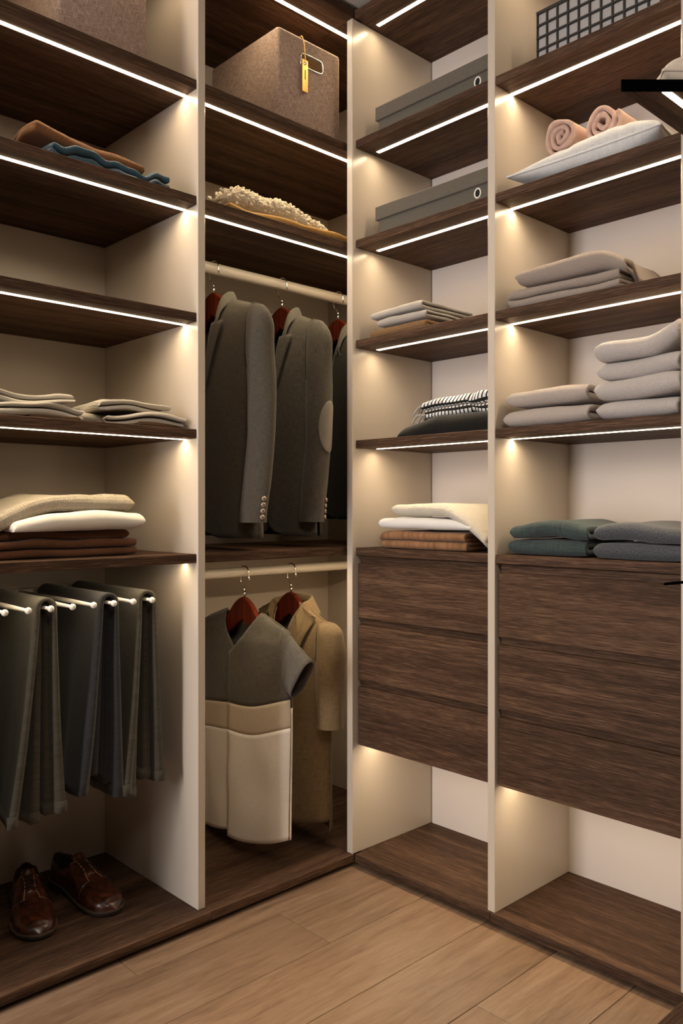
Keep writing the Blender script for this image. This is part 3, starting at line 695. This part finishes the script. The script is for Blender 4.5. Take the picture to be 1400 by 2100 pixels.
def jacket(label, x, y, mat, zneck, zhem, colmat, tilt=0, patch=False, buttons=True, btn=(.10, -.35), lapel=True, sw=.225, slope=.36, bow=0.):
    t, P = garment(label, 'jacket', 'jacket', x, y, zhem, tilt, 'jackets on the upper rail')
    nk = .064; d = .056
    ztop = lambda s: zneck-max(0, abs(s)-nk)*slope-.0*s
    def wid(q): return lerpt([(zhem, sw), (zhem+.25, sw-.018), (zneck-.28, sw-.004), (zneck-.10, sw)], q)
    zbr = zneck-.335
    def so(q):      # edge of the front opening
        if q > zbr: return nk*((q-zbr)/(zneck-zbr))**.9
        r = .07; e = zhem+r-q
        return -.012 + (r-math.sqrt(max(0, r*r-e*e)) if e > 0 else 0)*1.2
    for sg in (1, -1):
        def ff(i, j):
            # i: opening edge -> side seam, j: top -> hem
            k = math.sin(i*pi/2)
            q0 = zhem; 
            sA_top = nk; sB_top = sw
            # iterate: position along the height with the edge taken at that height
            st = sA_top+(sB_top-sA_top)*k; zt = ztop(st); q = zt+(zhem-zt)*j
            e = so(q); w = wid(q) if j > 0.02 else sw; w = sw+(wid(q)-sw)*min(1, j*6)
            s = e+(w-e)*k
            ru = .006*math.sin(s*38+2)*max(0, (zneck-.25-q))/.4
            n = body_h(s, q, ztop(st), w+.012, d)+ru+(.0025 if sg > 0 else 0)
            return P(sg*s, n, q-.006*math.sin(k*3)*0), (sg*s, q)
        V, F, UV = grid(22, 44, ff); f = mesh('front_panel', V, F, mat, t, True, UV); thick(f, .003, 0)
    def bf(i, j):
        s0 = math.sin((i*2-1)*pi/2); st = s0*sw; zt = ztop(st) - (.018*(1-(st/nk)**2) if abs(st) < nk else 0); q = zt+(zhem-zt)*j
        w = sw+(wid(q)-sw)*min(1, j*6); s = s0*w; ru = .005*math.sin(s*30)*j
        return P(s, -body_h(s, q, zt, w+.012, d)*.9+ru, q), (s, q)
    V, F, UV = grid(36, 40, bf); b = mesh('back_panel', V, F, mat, t, True, UV); thick(b, .003, 0)
    def fs(s, q): return body_h(s, q, ztop(s), wid(q)+.012, d)
    if lapel:
        zl1 = zneck-.082
        for sg in (1, -1):
            def lf(i, j):
                q = zbr-.005+(zl1-zbr+.005)*j; e = so(q); lw = .062*(max(0, (q-zbr)/(zl1-zbr)))**.75
                s = e-.003+lw*i; qq = q-.020*i*(j**2)*.6+.012*i*j**6
                return P(sg*s, fs(max(s, 0), q)+.006+.007*i*math.sin(j*pi*.5)+.002*(sg > 0), qq), (sg*s*1.0, q)
            V, F, UV = grid(8, 22, lf); l = mesh('lapel', V, F, mat, t, True, UV); thick(l, .003, 1)
    # collar wrapped round the neck
    cpts = [(.064, .054, zneck-.088), (.066, .050, zneck-.05), (.068, .036, zneck-.008), (.064, .010, zneck+.016), (.048, -.022, zneck+.024), (0, -.036, zneck+.026)]
    cpts = cpts+[(-s, n, q) for s, n, q in cpts[-2::-1]]; CS = spline(cpts, 6); nC = len(CS)-1
    def cf(i, j):
        c = CS[min(nC, round(i*nC))]; out = Vector((c.x, c.y*1.1, 0)); out = out.normalized() if out.length > 0 else Vector((0, -1, 0))
        e = min(i, 1-i)*2; wdt = .036+.006*(1-e); k = j
        if k < .3: a = k/.3; off = -.004+.004*a; dz = -.022*(1-a)
        else: a = (k-.3)/.7; off = .004+.012*math.sin(a*1.4)+.008*a*(1-e)**2; dz = -wdt*a*(1 if e > .25 else 1-.55*(1-e/.25))
        front = max(0, 1-e/.22)
        return P(c.x+out.x*(off+front*.006*a*(k >= .3)), c.y+out.y*off*(1-front)+front*.004, c.z+dz+front*.004), (i*.4, k*.07)
    V, F, UV = grid(nC, 10, cf); c = mesh('collar', V, F, colmat, t, True, UV); thick(c, .003, 0)
    zs0 = zneck-(sw-.030-nk)*slope+.004; zc = zhem+.048
    ax = ([(0, sw+.002), (.15, sw+.010), (.5, sw+.016+bow), (.8, sw+.014+bow), (1, sw+.012+bow*.6)], [(0, .002), (.3, .010), (.55, .016), (1, .040)])
    for sg in (1, -1):
        so_, fn = sleeve(t, P, mat, zs0, zc, sg, ax, [(0, .044), (.2, .048), (.5, .049), (1, .048)], [(0, .036), (.25, .040), (.5, .038), (1, .034)])
        # seam roll where the sleeve head meets the shoulder
        tube('armhole_seam', [fn(.012+.30*(k/16)**1.5, pi-.35-.75*math.sin(k/16*pi*.5), .0008) for k in range(17)], .0013, 'lining', so_, 6)
        if sg > 0 and buttons:
            for k in range(4):
                th = btn[1]; f = .895+.027*k; p = Vector(fn(f, th, .001)); p2 = Vector(fn(f, th, .006)); dr = (p2-p).normalized()
                bt = tube('button', [p, p+dr*.0012, p+dr*.0035, p+dr*.0046], [.0070, .0078, .0072, .0045], 'chrome_btn', so_, 16)
                tube('button_hole', [p+dr*.0040, p+dr*.0048], .0022, 'button_dark', so_, 8)
        if sg > 0 and patch:
            def pf(i, j):
                a = 2*pi*j; r = i; th = btn[1]+.40+.90*r*math.cos(a); f = .545+.125*r*math.sin(a)
                return fn(f, th, .0022), (r*math.cos(a)*.06, r*math.sin(a)*.08)
            V, F, UV = grid(10, 40, pf); F = [tuple((v-40 if v % 41 == 40 else v) for v in f) for f in F]; pt = mesh('elbow_patch', V, F, 'patch', so_, True, UV); thick(pt, .0016, 0)
    return t
plain('chrome_btn', lin(176, 160, 140), .25, .55); plain('button_dark', lin(50, 40, 32), .6)
RZ, RL = 1.914, .940
HX = (1.520, 1.800, 2.062)
hanger('mahogany hanger cut off by the left divider, holding the plain grey jacket', HX[0], 2.19, RZ, .078, .125)
hanger('mahogany hanger holding the jacket with the elbow patch', HX[1], 2.19, RZ, .078, .125)
hanger('mahogany hanger nearest the corner, holding the black jacket', HX[2], 2.19, RZ, .078, .125)
jacket('grey wool jacket with four bright cuff buttons, first on the upper rail', HX[0], 2.165, 'suit_a', 1.800, 1.060, 'suit_collar', 0, False, True, (.1, .15), sw=.212, slope=.31, bow=.014)
jacket('grey tweed jacket with pale elbow patch, middle of the upper rail', HX[1], 2.18, 'suit_b', 1.800, 1.058, 'suit_collar', 0, True, True, (.1, -.45), sw=.178, slope=.40)
jacket('black jacket with grey fold down collar, half hidden by the corner panel', HX[2], 2.20, 'suit_c', 1.790, 1.11, 'suit_collar', 0, False, False, lapel=False, sw=.186)
# ---- sweater with three colour blocks
def sweater():
    zb = .110
    t, P = garment('grey, tan and cream colour block sweater with V neck on the lower rail', 'sweater', 'sweater', 1.645, 2.195, zb, 0)
    zn = .815; nk = .095; sw = .235; d = .042
    ztop = lambda s: zn-max(0, abs(s)-nk)*.33-.4*max(0, abs(s)-.19)**1.4
    zv = .690
    def so(q): return -.014 if q < zv else -.014+(nk+.014)*((q-zv)/(zn-zv))**.62
    hemR = lambda s: zb+.055*max(0, (.10-s)/.11)**2*(1 if s < .10 else 0) + .012*max(0, (s-.2)/.07)**2
    cuts = [(.0, None), (.566, None), (.463, None)]
    def front(sg, q0f, q1f, mat, nm, nv):
        def ff(i, j):
            w = sw-.012; i = math.sin(i*pi/2); st = nk+(sw-nk)*i; sgs = sg*(st-nk)*sw/(sw-nk)
            A_ = ztop(st) if q0f is ztop else q0f(sgs); q = A_+(q1f(sgs)-A_)*j; e = so(q); ww = lerpt([(zb, .226), (.5, .236), (.62, .234), (.70, .235), (.8, .235)], q)
            s = e+(ww-e)*i
            if sg < 0: s = max(s, -.014)
            fl = .012*math.sin(s*26+.8*sg+q*2)*max(0, .75-q)+.005*nz(s*12, q*9, sg); fd = min(1, max(0, (ww-s)/.05))
            n = body_h(s, q, ztop(st), ww+.012, d)+fd*(fl+(.010 if sg > 0 else -.004)*(1 if q < zv+.05 else .3))
            return P(sg*s, n, q), (sg*s, q)
        V, F, UV = grid(22, nv, ff); o = mesh(nm, V, F, mat, t, True, UV); thick(o, .003, 0)
    c1 = lambda s: .520+.14*s-.012*math.sin(max(0, s)*16); c2 = lambda s: .432+.14*s-.014*math.sin(max(0, s)*16)
    for sg in (1, -1):
        hem = (lambda s: .086+.17*s-.014*math.sin(max(0, s)*13)) if sg > 0 else (lambda s: .108+.22*s)
        front(sg, ztop, c1, 'knit_grey', 'upper_panel', 20); front(sg, c1, c2, 'band_tan', 'middle_band', 8); front(sg, c2, hem, 'cream_cloth', 'lower_panel', 26)
    def bf(i, j):
        s0 = math.sin((i*2-1)*pi/2); st = s0*sw; zt = ztop(st)-(.035*(1-(st/nk)**2) if abs(st) < nk else 0); q = zt+(.085+.16*st-zt)*j
        ww = lerpt([(zb, .226), (.5, .236), (.62, .234), (.70, .235), (.8, .235)], q); s = s0*ww
        return P(s, -body_h(s, q, zt, ww+.012, d)*.9+.004*math.sin(s*22)*j, q), (s, q)
    V, F, UV = grid(36, 16, lambda i, j: bf(i, j*.36)); o = mesh('back_upper', V, F, 'knit_grey', t, True, UV); thick(o, .003, 0)
    V, F, UV = grid(36, 26, lambda i, j: bf(i, .36+j*.64)); o = mesh('back_lower', V, F, 'cream_cloth', t, True, UV); thick(o, .003, 0)
    for sg in (1, -1):      # short sleeves hanging from the dropped shoulders
        def sf(i, j):
            a = 2*pi*j; c = math.cos(a); f = i
            sx = .200+.098*f; zc = .690-.060*f
            q = zc+(.088-.028*f)*c; n = (.020+.006*f)*math.sin(a)+.006*f
            return P(sg*(sx+.040*c*f), n+.006*nz(f*5, a), q), (j*.3, i*.12)
        V, F, UV = grid(10, 28, sf); o = mesh('sleeve', V, F, 'knit_grey', t, True, UV); thick(o, .003, 0)
    return t
hanger('mahogany hanger in the neck of the colour block sweater', 1.645, 2.195, RL, .080, .118, 0, .0155, 1.)
hanger('mahogany hanger in the collar of the tan coat', 1.845, 2.195, RL, .078, .105, 0, .0155, 1.)
sweater()
def coat():
    zb = .095; t, P = garment('tan wool coat with wide collar and elbow length sleeves, lower rail', 'coat', 'coat', 1.845, 2.19, zb, 0)
    zn = .822; nk = .072; sw = .198; d = .052; ztop = lambda s: zn-max(0, abs(s)-nk)*.46-1.2*max(0, abs(s)-.17)**1.5
    wid = lambda q: lerpt([(zb, .192), (.35, .190), (.6, .192), (.72, .198)], q); zv = .60
    so = lambda q: -.01 if q < zv else -.01+(nk+.01)*((q-zv)/(zn-zv))**.8
    for sg in (1, -1):
        def ff(i, j):
            i = math.sin(i*pi/2); st = nk+(sw-nk)*i; zt = ztop(st); q = zt+(zb+.03*i*i*(sg > 0)-zt)*j; e = so(q); w = sw+(wid(q)-sw)*min(1, j*6); s = e+(w-e)*i
            return P(sg*s, body_h(s, q, zt, w+.012, d)+.010*math.sin(s*24+1)*max(0, .7-q)+.004*nz(s*14, q*8)+.003*sg, q), (sg*s, q)
        V, F, UV = grid(20, 40, ff); o = mesh('front_panel', V, F, 'coat_tan', t, True, UV); thick(o, .004, 0)
        def lf(i, j):
            q = zv+.02+(zn+.012-zv-.02)*j; e = so(min(q, zn)); wdt = .088*min(1, (1-j)*6+.45)*min(1, j*2.4+.62); s = e-.004+wdt*i
            return P(sg*s, body_h(max(s, 0), min(q, ztop(s)-.01), ztop(s), .21, d)+.010+.008*i, q-.03*i*j**3-.0), (sg*s, q)
        V, F, UV = grid(8, 20, lf); o = mesh('lapel', V, F, 'coat_tan', t, True, UV); thick(o, .004, 1)
        ax = ([(0, sw-.006), (.4, sw+.010), (1, sw+.020)], [(0, .002), (1, .022)])
        so_, fn = sleeve(t, P, 'coat_tan', ztop(sw)+.02, .440, sg, ax, [(0, .038), (.3, .046), (1, .042)], [(0, .046), (.4, .052), (1, .044)])
        tube('armhole_seam', [fn(.012+.36*(k/16)**1.5, pi-.35-.75*math.sin(k/16*pi*.5), .0008) for k in range(17)], .0013, 'lining', so_, 6)
    def bf(i, j):
        s0 = math.sin((i*2-1)*pi/2); st = s0*sw; zt = ztop(st)-(.03*(1-(st/nk)**2) if abs(st) < nk else 0); q = zt+(zb-.01-zt)*j; w = sw+(wid(q)-sw)*min(1, j*6); s = s0*w
        return P(s, -body_h(s, q, zt, w+.012, d)*.9, q), (s, q)
    V, F, UV = grid(30, 34, bf); o = mesh('back_panel', V, F, 'coat_tan', t, True, UV); thick(o, .004, 0)
    cp = [(.070, .044, zn-.03), (.074, .020, zn+.010), (.068, -.012, zn+.020), (.045, -.042, zn+.030), (0, -.048, zn+.030)]; cp += [(-s, n, q) for s, n, q in cp[-2::-1]]; CS = spline(cp, 6); nC = len(CS)-1
    def cf(i, j):
        c = CS[round(i*nC)]; out = Vector((c.x, c.y, 0)).normalized(); off = -.004+.040*j; dz = -.028*(1-j/.25) if j < .25 else -.062*((j-.25)/.75)
        return P(c.x+out.x*off, c.y+out.y*off, c.z+dz), (i*.4, j*.09)
    V, F, UV = grid(nC, 10, cf); o = mesh('collar', V, F, 'coat_tan', t, True, UV); thick(o, .004, 0)
    return t
coat()
# ================================================================== right run, narrow bay
def lidded_box(label, zz):
    x0, x1, y0, y1 = 1.930, 2.19, 1.395, 1.858
    t = thing('lidded_box', label, 'box', (x0, (y0+y1)/2, zz), group='lidded grey boxes'); o = rootloc(t)
    box('body', (x0, y0, zz), (x1, y1, zz+.075), 'box_grey_body', t, .0015, True)
    box('lid', (x0-.008, y0-.008, zz+.065), (x1+.008, y1+.008, zz+.108), 'box_grey', t, .002, True)
    ey, ez = 1.461, zz+.044
    tube('eyelet', [(x0-.001-o.x, ey+.0105*math.cos(a)-o.y, ez+.0135*math.sin(a)-o.z) for a in [2*pi*k/28 for k in range(28)]], .0024, 'rack_white', t, 8, True)
    V = [(x0-.0006-o.x, ey+.0100*math.cos(a)-o.y, ez+.0130*math.sin(a)-o.z) for a in [2*pi*k/28 for k in range(28)]]; mesh('eyelet_hole', V, [tuple(range(28))], 'darkhole', t, False)
lidded_box('lidded grey box with white rimmed eyelet on the upper shelf of the narrow bay', ZS[0])
lidded_box('lidded grey box with white rimmed eyelet, one shelf below its twin', ZS[1])
z = ZS[2]
fold('folded_scarf', 'coarse tan woven scarf under the grey shirts, narrow bay', 'scarf', 'woven_tan', (1.900, 1.745, z), RX, .23, .20, .030, 1, 61, .003, .2, .9)
fold('folded_shirt', 'pale grey folded shirt lying on the tan woven scarf', 'shirt', 'shirt_grey', (1.908, 1.742, z+.031), RX, .205, .24, .030, 1, 62, .005, .3, .62, 'grey shirts in the narrow bay', lift=lambda a, b: .012*(a+.1)/.2*0+.004)
fold('folded_shirt', 'pale grey folded shirt on top of its stack in the narrow bay', 'shirt', 'shirt_grey', (1.905, 1.757, z+.060), RX, .215, .25, .028, 1, 63, .006, .3, .62, 'grey shirts in the narrow bay', lift=lambda a, b: .006*math.sin((a+.1)*12))
z = ZS[3]
fold('folded_fabric', 'black linen folded into a soft wedge under the checked scarf', 'fabric', 'linen_black', (1.905, 1.567, z), RX, .345, .26, .060, 1, 64, .003, .2, .95, lift=lambda a, b: -.030*max(0, (-a-.02)/.15)**1.2*1.0)
t = thing('checked_scarf', 'black and white checked scarf with fringe on the black linen', 'scarf', (1.925, 1.53, z+.058), RX)
rnd = random.Random(9); path, th = foldpath(.22, .058, 2, rnd, .02)
def cfn(x, y, q, v): return (x+.01*nz(q*40, y*6), y+.010*nz(x*8, q*30)+.006*math.sin(x*60)*(x > .05), max(0, q*(1-.25*(max(0, -x)/.15)**3)+.006*nz(x*10, y*9, 3)+.005*math.sin(x*45+q*60)*(x > .04)))
V, F, UV = sheet(path, th*.92, -.135, .145, 44, cfn); mesh('scarf_body', V, F, 'check', t, True, UV)
for k in range(15):
    y = .004+.013*(k % 8)+rnd.uniform(0, .006); q = .006+.034*(k//8)*rnd.uniform(.7, 1.1); L_ = rnd.uniform(.03, .055)
    tube('fringe_strand', spline([(-.130, y, q), (-.130-L_*.5, y-.006, q+.002), (-.130-L_, y-rnd.uniform(0, .012), max(-.018, q-.022-rnd.uniform(0, .014)))], 4), [.0028]*8+[.0016], 'fringe', t, 5)
z = ZS[4]
fold('folded_towel', 'brown folded towel at the bottom of the narrow bay counter stack', 'towel', 'towel_brown', (1.905, 1.655, z), RX, .335, .27, .056, 2, 71, .004, .12, .88, drapeR=0)
fold('folded_sheet', 'white cotton sheet folded over the brown towel', 'sheet', 'cotton_white', (1.895, 1.640, z+.058), RX, .36, .27, .044, 1, 72, .004, .3, .55, drapeR=.02)
fold('folded_sweater', 'cream ribbed sweater draped over the white cotton sheet', 'sweater', 'rib_cream', (1.905, 1.590, z+.100), RX, .355, .27, .042, 1, 73, .005, .25, .8, lift=lambda a, b: -.085*max(0, (a-.02)/.15)**1.6, deep=.10)
# ================================================================== right run, wide bay
zz = ZS[0]; x0, y0, y1 = 1.950, .862, 1.277; zt = zz+.172
t = thing('lattice_basket', 'grey fabric basket with a dark square lattice on the top right shelf', 'basket', (x0, (y0+y1)/2, zz)); o = rootloc(t)
box('fabric_body', (x0+.004, y0+.004, zz+.002), (2.20, y1-.004, zt-.006), 'basket_cloth', t, .001, True)
ny = 13; dy = (y1-y0)/ny
for k in range(ny+1):
    y = y1-dy*k; w = .0045 if 0 < k < ny else .007
    box('lattice_bar', (x0-.002, max(y0, y-w*.5), zz), (x0+.006, min(y1, y+w*.5), zt), 'basket_frame', t, .0006)
    if k in (0, ny): box('lattice_bar', (2.194, max(y0, y-w*.5), zz), (2.202, min(y1, y+w*.5), zt), 'basket_frame', t, .0006)
for q in range(6):
    q0 = zt-.008-.0335*q if q < 5 else zz; w = .008 if q in (0, 5) else .0048
    box('lattice_bar', (x0-.003, y0, q0), (x0+.006, y1, q0+w), 'basket_frame', t, .0006)
    box('lattice_bar', (x0, y1-.006, q0), (2.20, y1, q0+w), 'basket_frame', t, .0006); 
for k in range(1, 7): x = x0+.25*k/7; box('lattice_bar', (x, y1-.005, zz), (x+.0045, y1, zt), 'basket_frame', t, .0006)
fold('folded_cloth', 'blush cloth peeping over the rim of the lattice basket', 'cloth', 'blush', (1.985, 1.13, zt-.007), RX, .20, .18, .030, 1, 80, .008, .3, .8)
z = ZS[1]
pillow('cushion', 'long pale grey piped cushion carrying the blush towel rolls', 'cushion', 'pillow_grey', (2.025, 1.115, z), RX, .435, .27, .100, None, 3, 'pillow_grey', 2.2, 7., pinch=((-.19, .04, .14), (.465, .03, .26)), asym=(.84, .34))
roll('rolled_towel', 'left one of the two rolled blush towels on the long cushion', 'blush', (1.925, 1.188, z+.066), RX, .049, .22, 1.1, 'rolled blush towels')
roll('rolled_towel', 'right one of the two rolled blush towels on the long cushion', 'blush', (1.945, 1.080, z+.078), RX, .050, .22, 2.9, 'rolled blush towels')
fold('folded_cloth', 'pale olive folded cloth behind the right end of the long cushion', 'cloth', 'throw_olive', (2.03, .874, z), RX, .05, .18, .05, 1, 81, .003, .2, .85)
z = ZS[2]
fold('folded_throw', 'lower mauve beige knitted throw on the middle shelf of the wide bay', 'throw', 'throw_mauve', (1.895, 1.170, z), RX, .325, .26, .056, 2, 82, .006, .2, .72, 'mauve beige throws')
fold('folded_throw', 'upper mauve beige knitted throw with a long rounded fold', 'throw', 'throw_mauve', (1.900, 1.150, z+.056), RX, .315, .27, .052, 1, 83, .006, .45, .72, 'mauve beige throws', bulge=.006, lift=lambda a, b: -.10*max(0, (a-.09)/.10)**1.3*(1 if b > .06 else .4), deep=.05)
z = ZS[3]
fold('folded_throw', 'lower throw of the short beige pair on the wide bay shelf', 'throw', 'throw_rose', (1.892, 1.212, z), RX, .255, .26, .050, 1, 84, .004, .3, .82, 'short pair of beige throws')
fold('folded_throw', 'upper throw of the short beige pair on the wide bay shelf', 'throw', 'throw_rose', (1.900, 1.215, z+.050), RX, .245, .26, .050, 1, 85, .004, .4, .82, 'short pair of beige throws', lift=lambda a, b: .004)
for k, (nm, w_, h_, dy_, dx) in enumerate((('lowest of four', .200, .046, .0, 0), ('second lowest of four', .212, .052, .004, -.006), ('third of four', .204, .048, .0, .004), ('top one of four', .208, .056, .004, -.004))):
    zb = z+[0, .046, .097, .144][k]
    fold('folded_throw', nm+' pale pink knitted throws stacked at the right edge', 'throw', 'throw_pale', (1.892+dx, 1.058-w_/2+dy_, zb), RX, w_, .27, h_, 1, 90+k, .004, .35, .92, 'tall stack of pale throws', lift=(lambda a, b: .030*max(0, (a-.02)/.08)**1.6-.004) if k == 3 else ((lambda a, b: .006*max(0, a/.1)) if k else None))
z = ZS[4]
fold('folded_throw', 'lower of two dark green throws on the right counter', 'throw', 'throw_green', (1.905, 1.218, z), RX, .235, .26, .043, 1, 95, .003, .25, .85, 'green throws')
fold('folded_throw', 'upper of two dark green throws on the right counter', 'throw', 'throw_green', (1.903, 1.210, z+.044), RX, .230, .26, .046, 1, 96, .004, .35, .85, 'green throws', lift=lambda a, b: .007*math.cos(a*26))
fold('folded_throw', 'lower of two blue grey throws beside the green pair', 'throw', 'throw_blue', (1.893, .958, z), RX, .225, .27, .041, 1, 97, .003, .25, .92, 'blue grey throws')
fold('folded_throw', 'upper of two blue grey throws beside the green pair', 'throw', 'throw_blue', (1.895, .960, z+.042), RX, .220, .27, .044, 1, 98, .003, .35, .92, 'blue grey throws', lift=lambda a, b: .006*math.cos(a*22+.8))
# ================================================================== facing bay at the right edge
pillow('cushion', 'cream cushion on the facing shelf at the right picture edge', 'cushion', 'cushion_cream', (1.818, .729, ZS[1]), -.76, .30, .13, .105, None, 8, 'cushion_cream', 2.6, 3.)
bl = thing('belt', 'thin black belt end reaching in from the right picture edge', 'belt', (1.76, .60, .98)); o = rootloc(bl)
tube('strap', [Vector(p)-o for p in spline([(1.77, .60, 1.986), (1.765, .605, 1.3), (1.755, .615, 1.04), (1.735, .645, 1.004), (1.69, .695, 1.003), (1.65, .733, 1.001), (1.618, .763, .997)], 8)], [.004]*24+[.0035]*16+[.003]*8+[.0008], 'black', bl, 8)
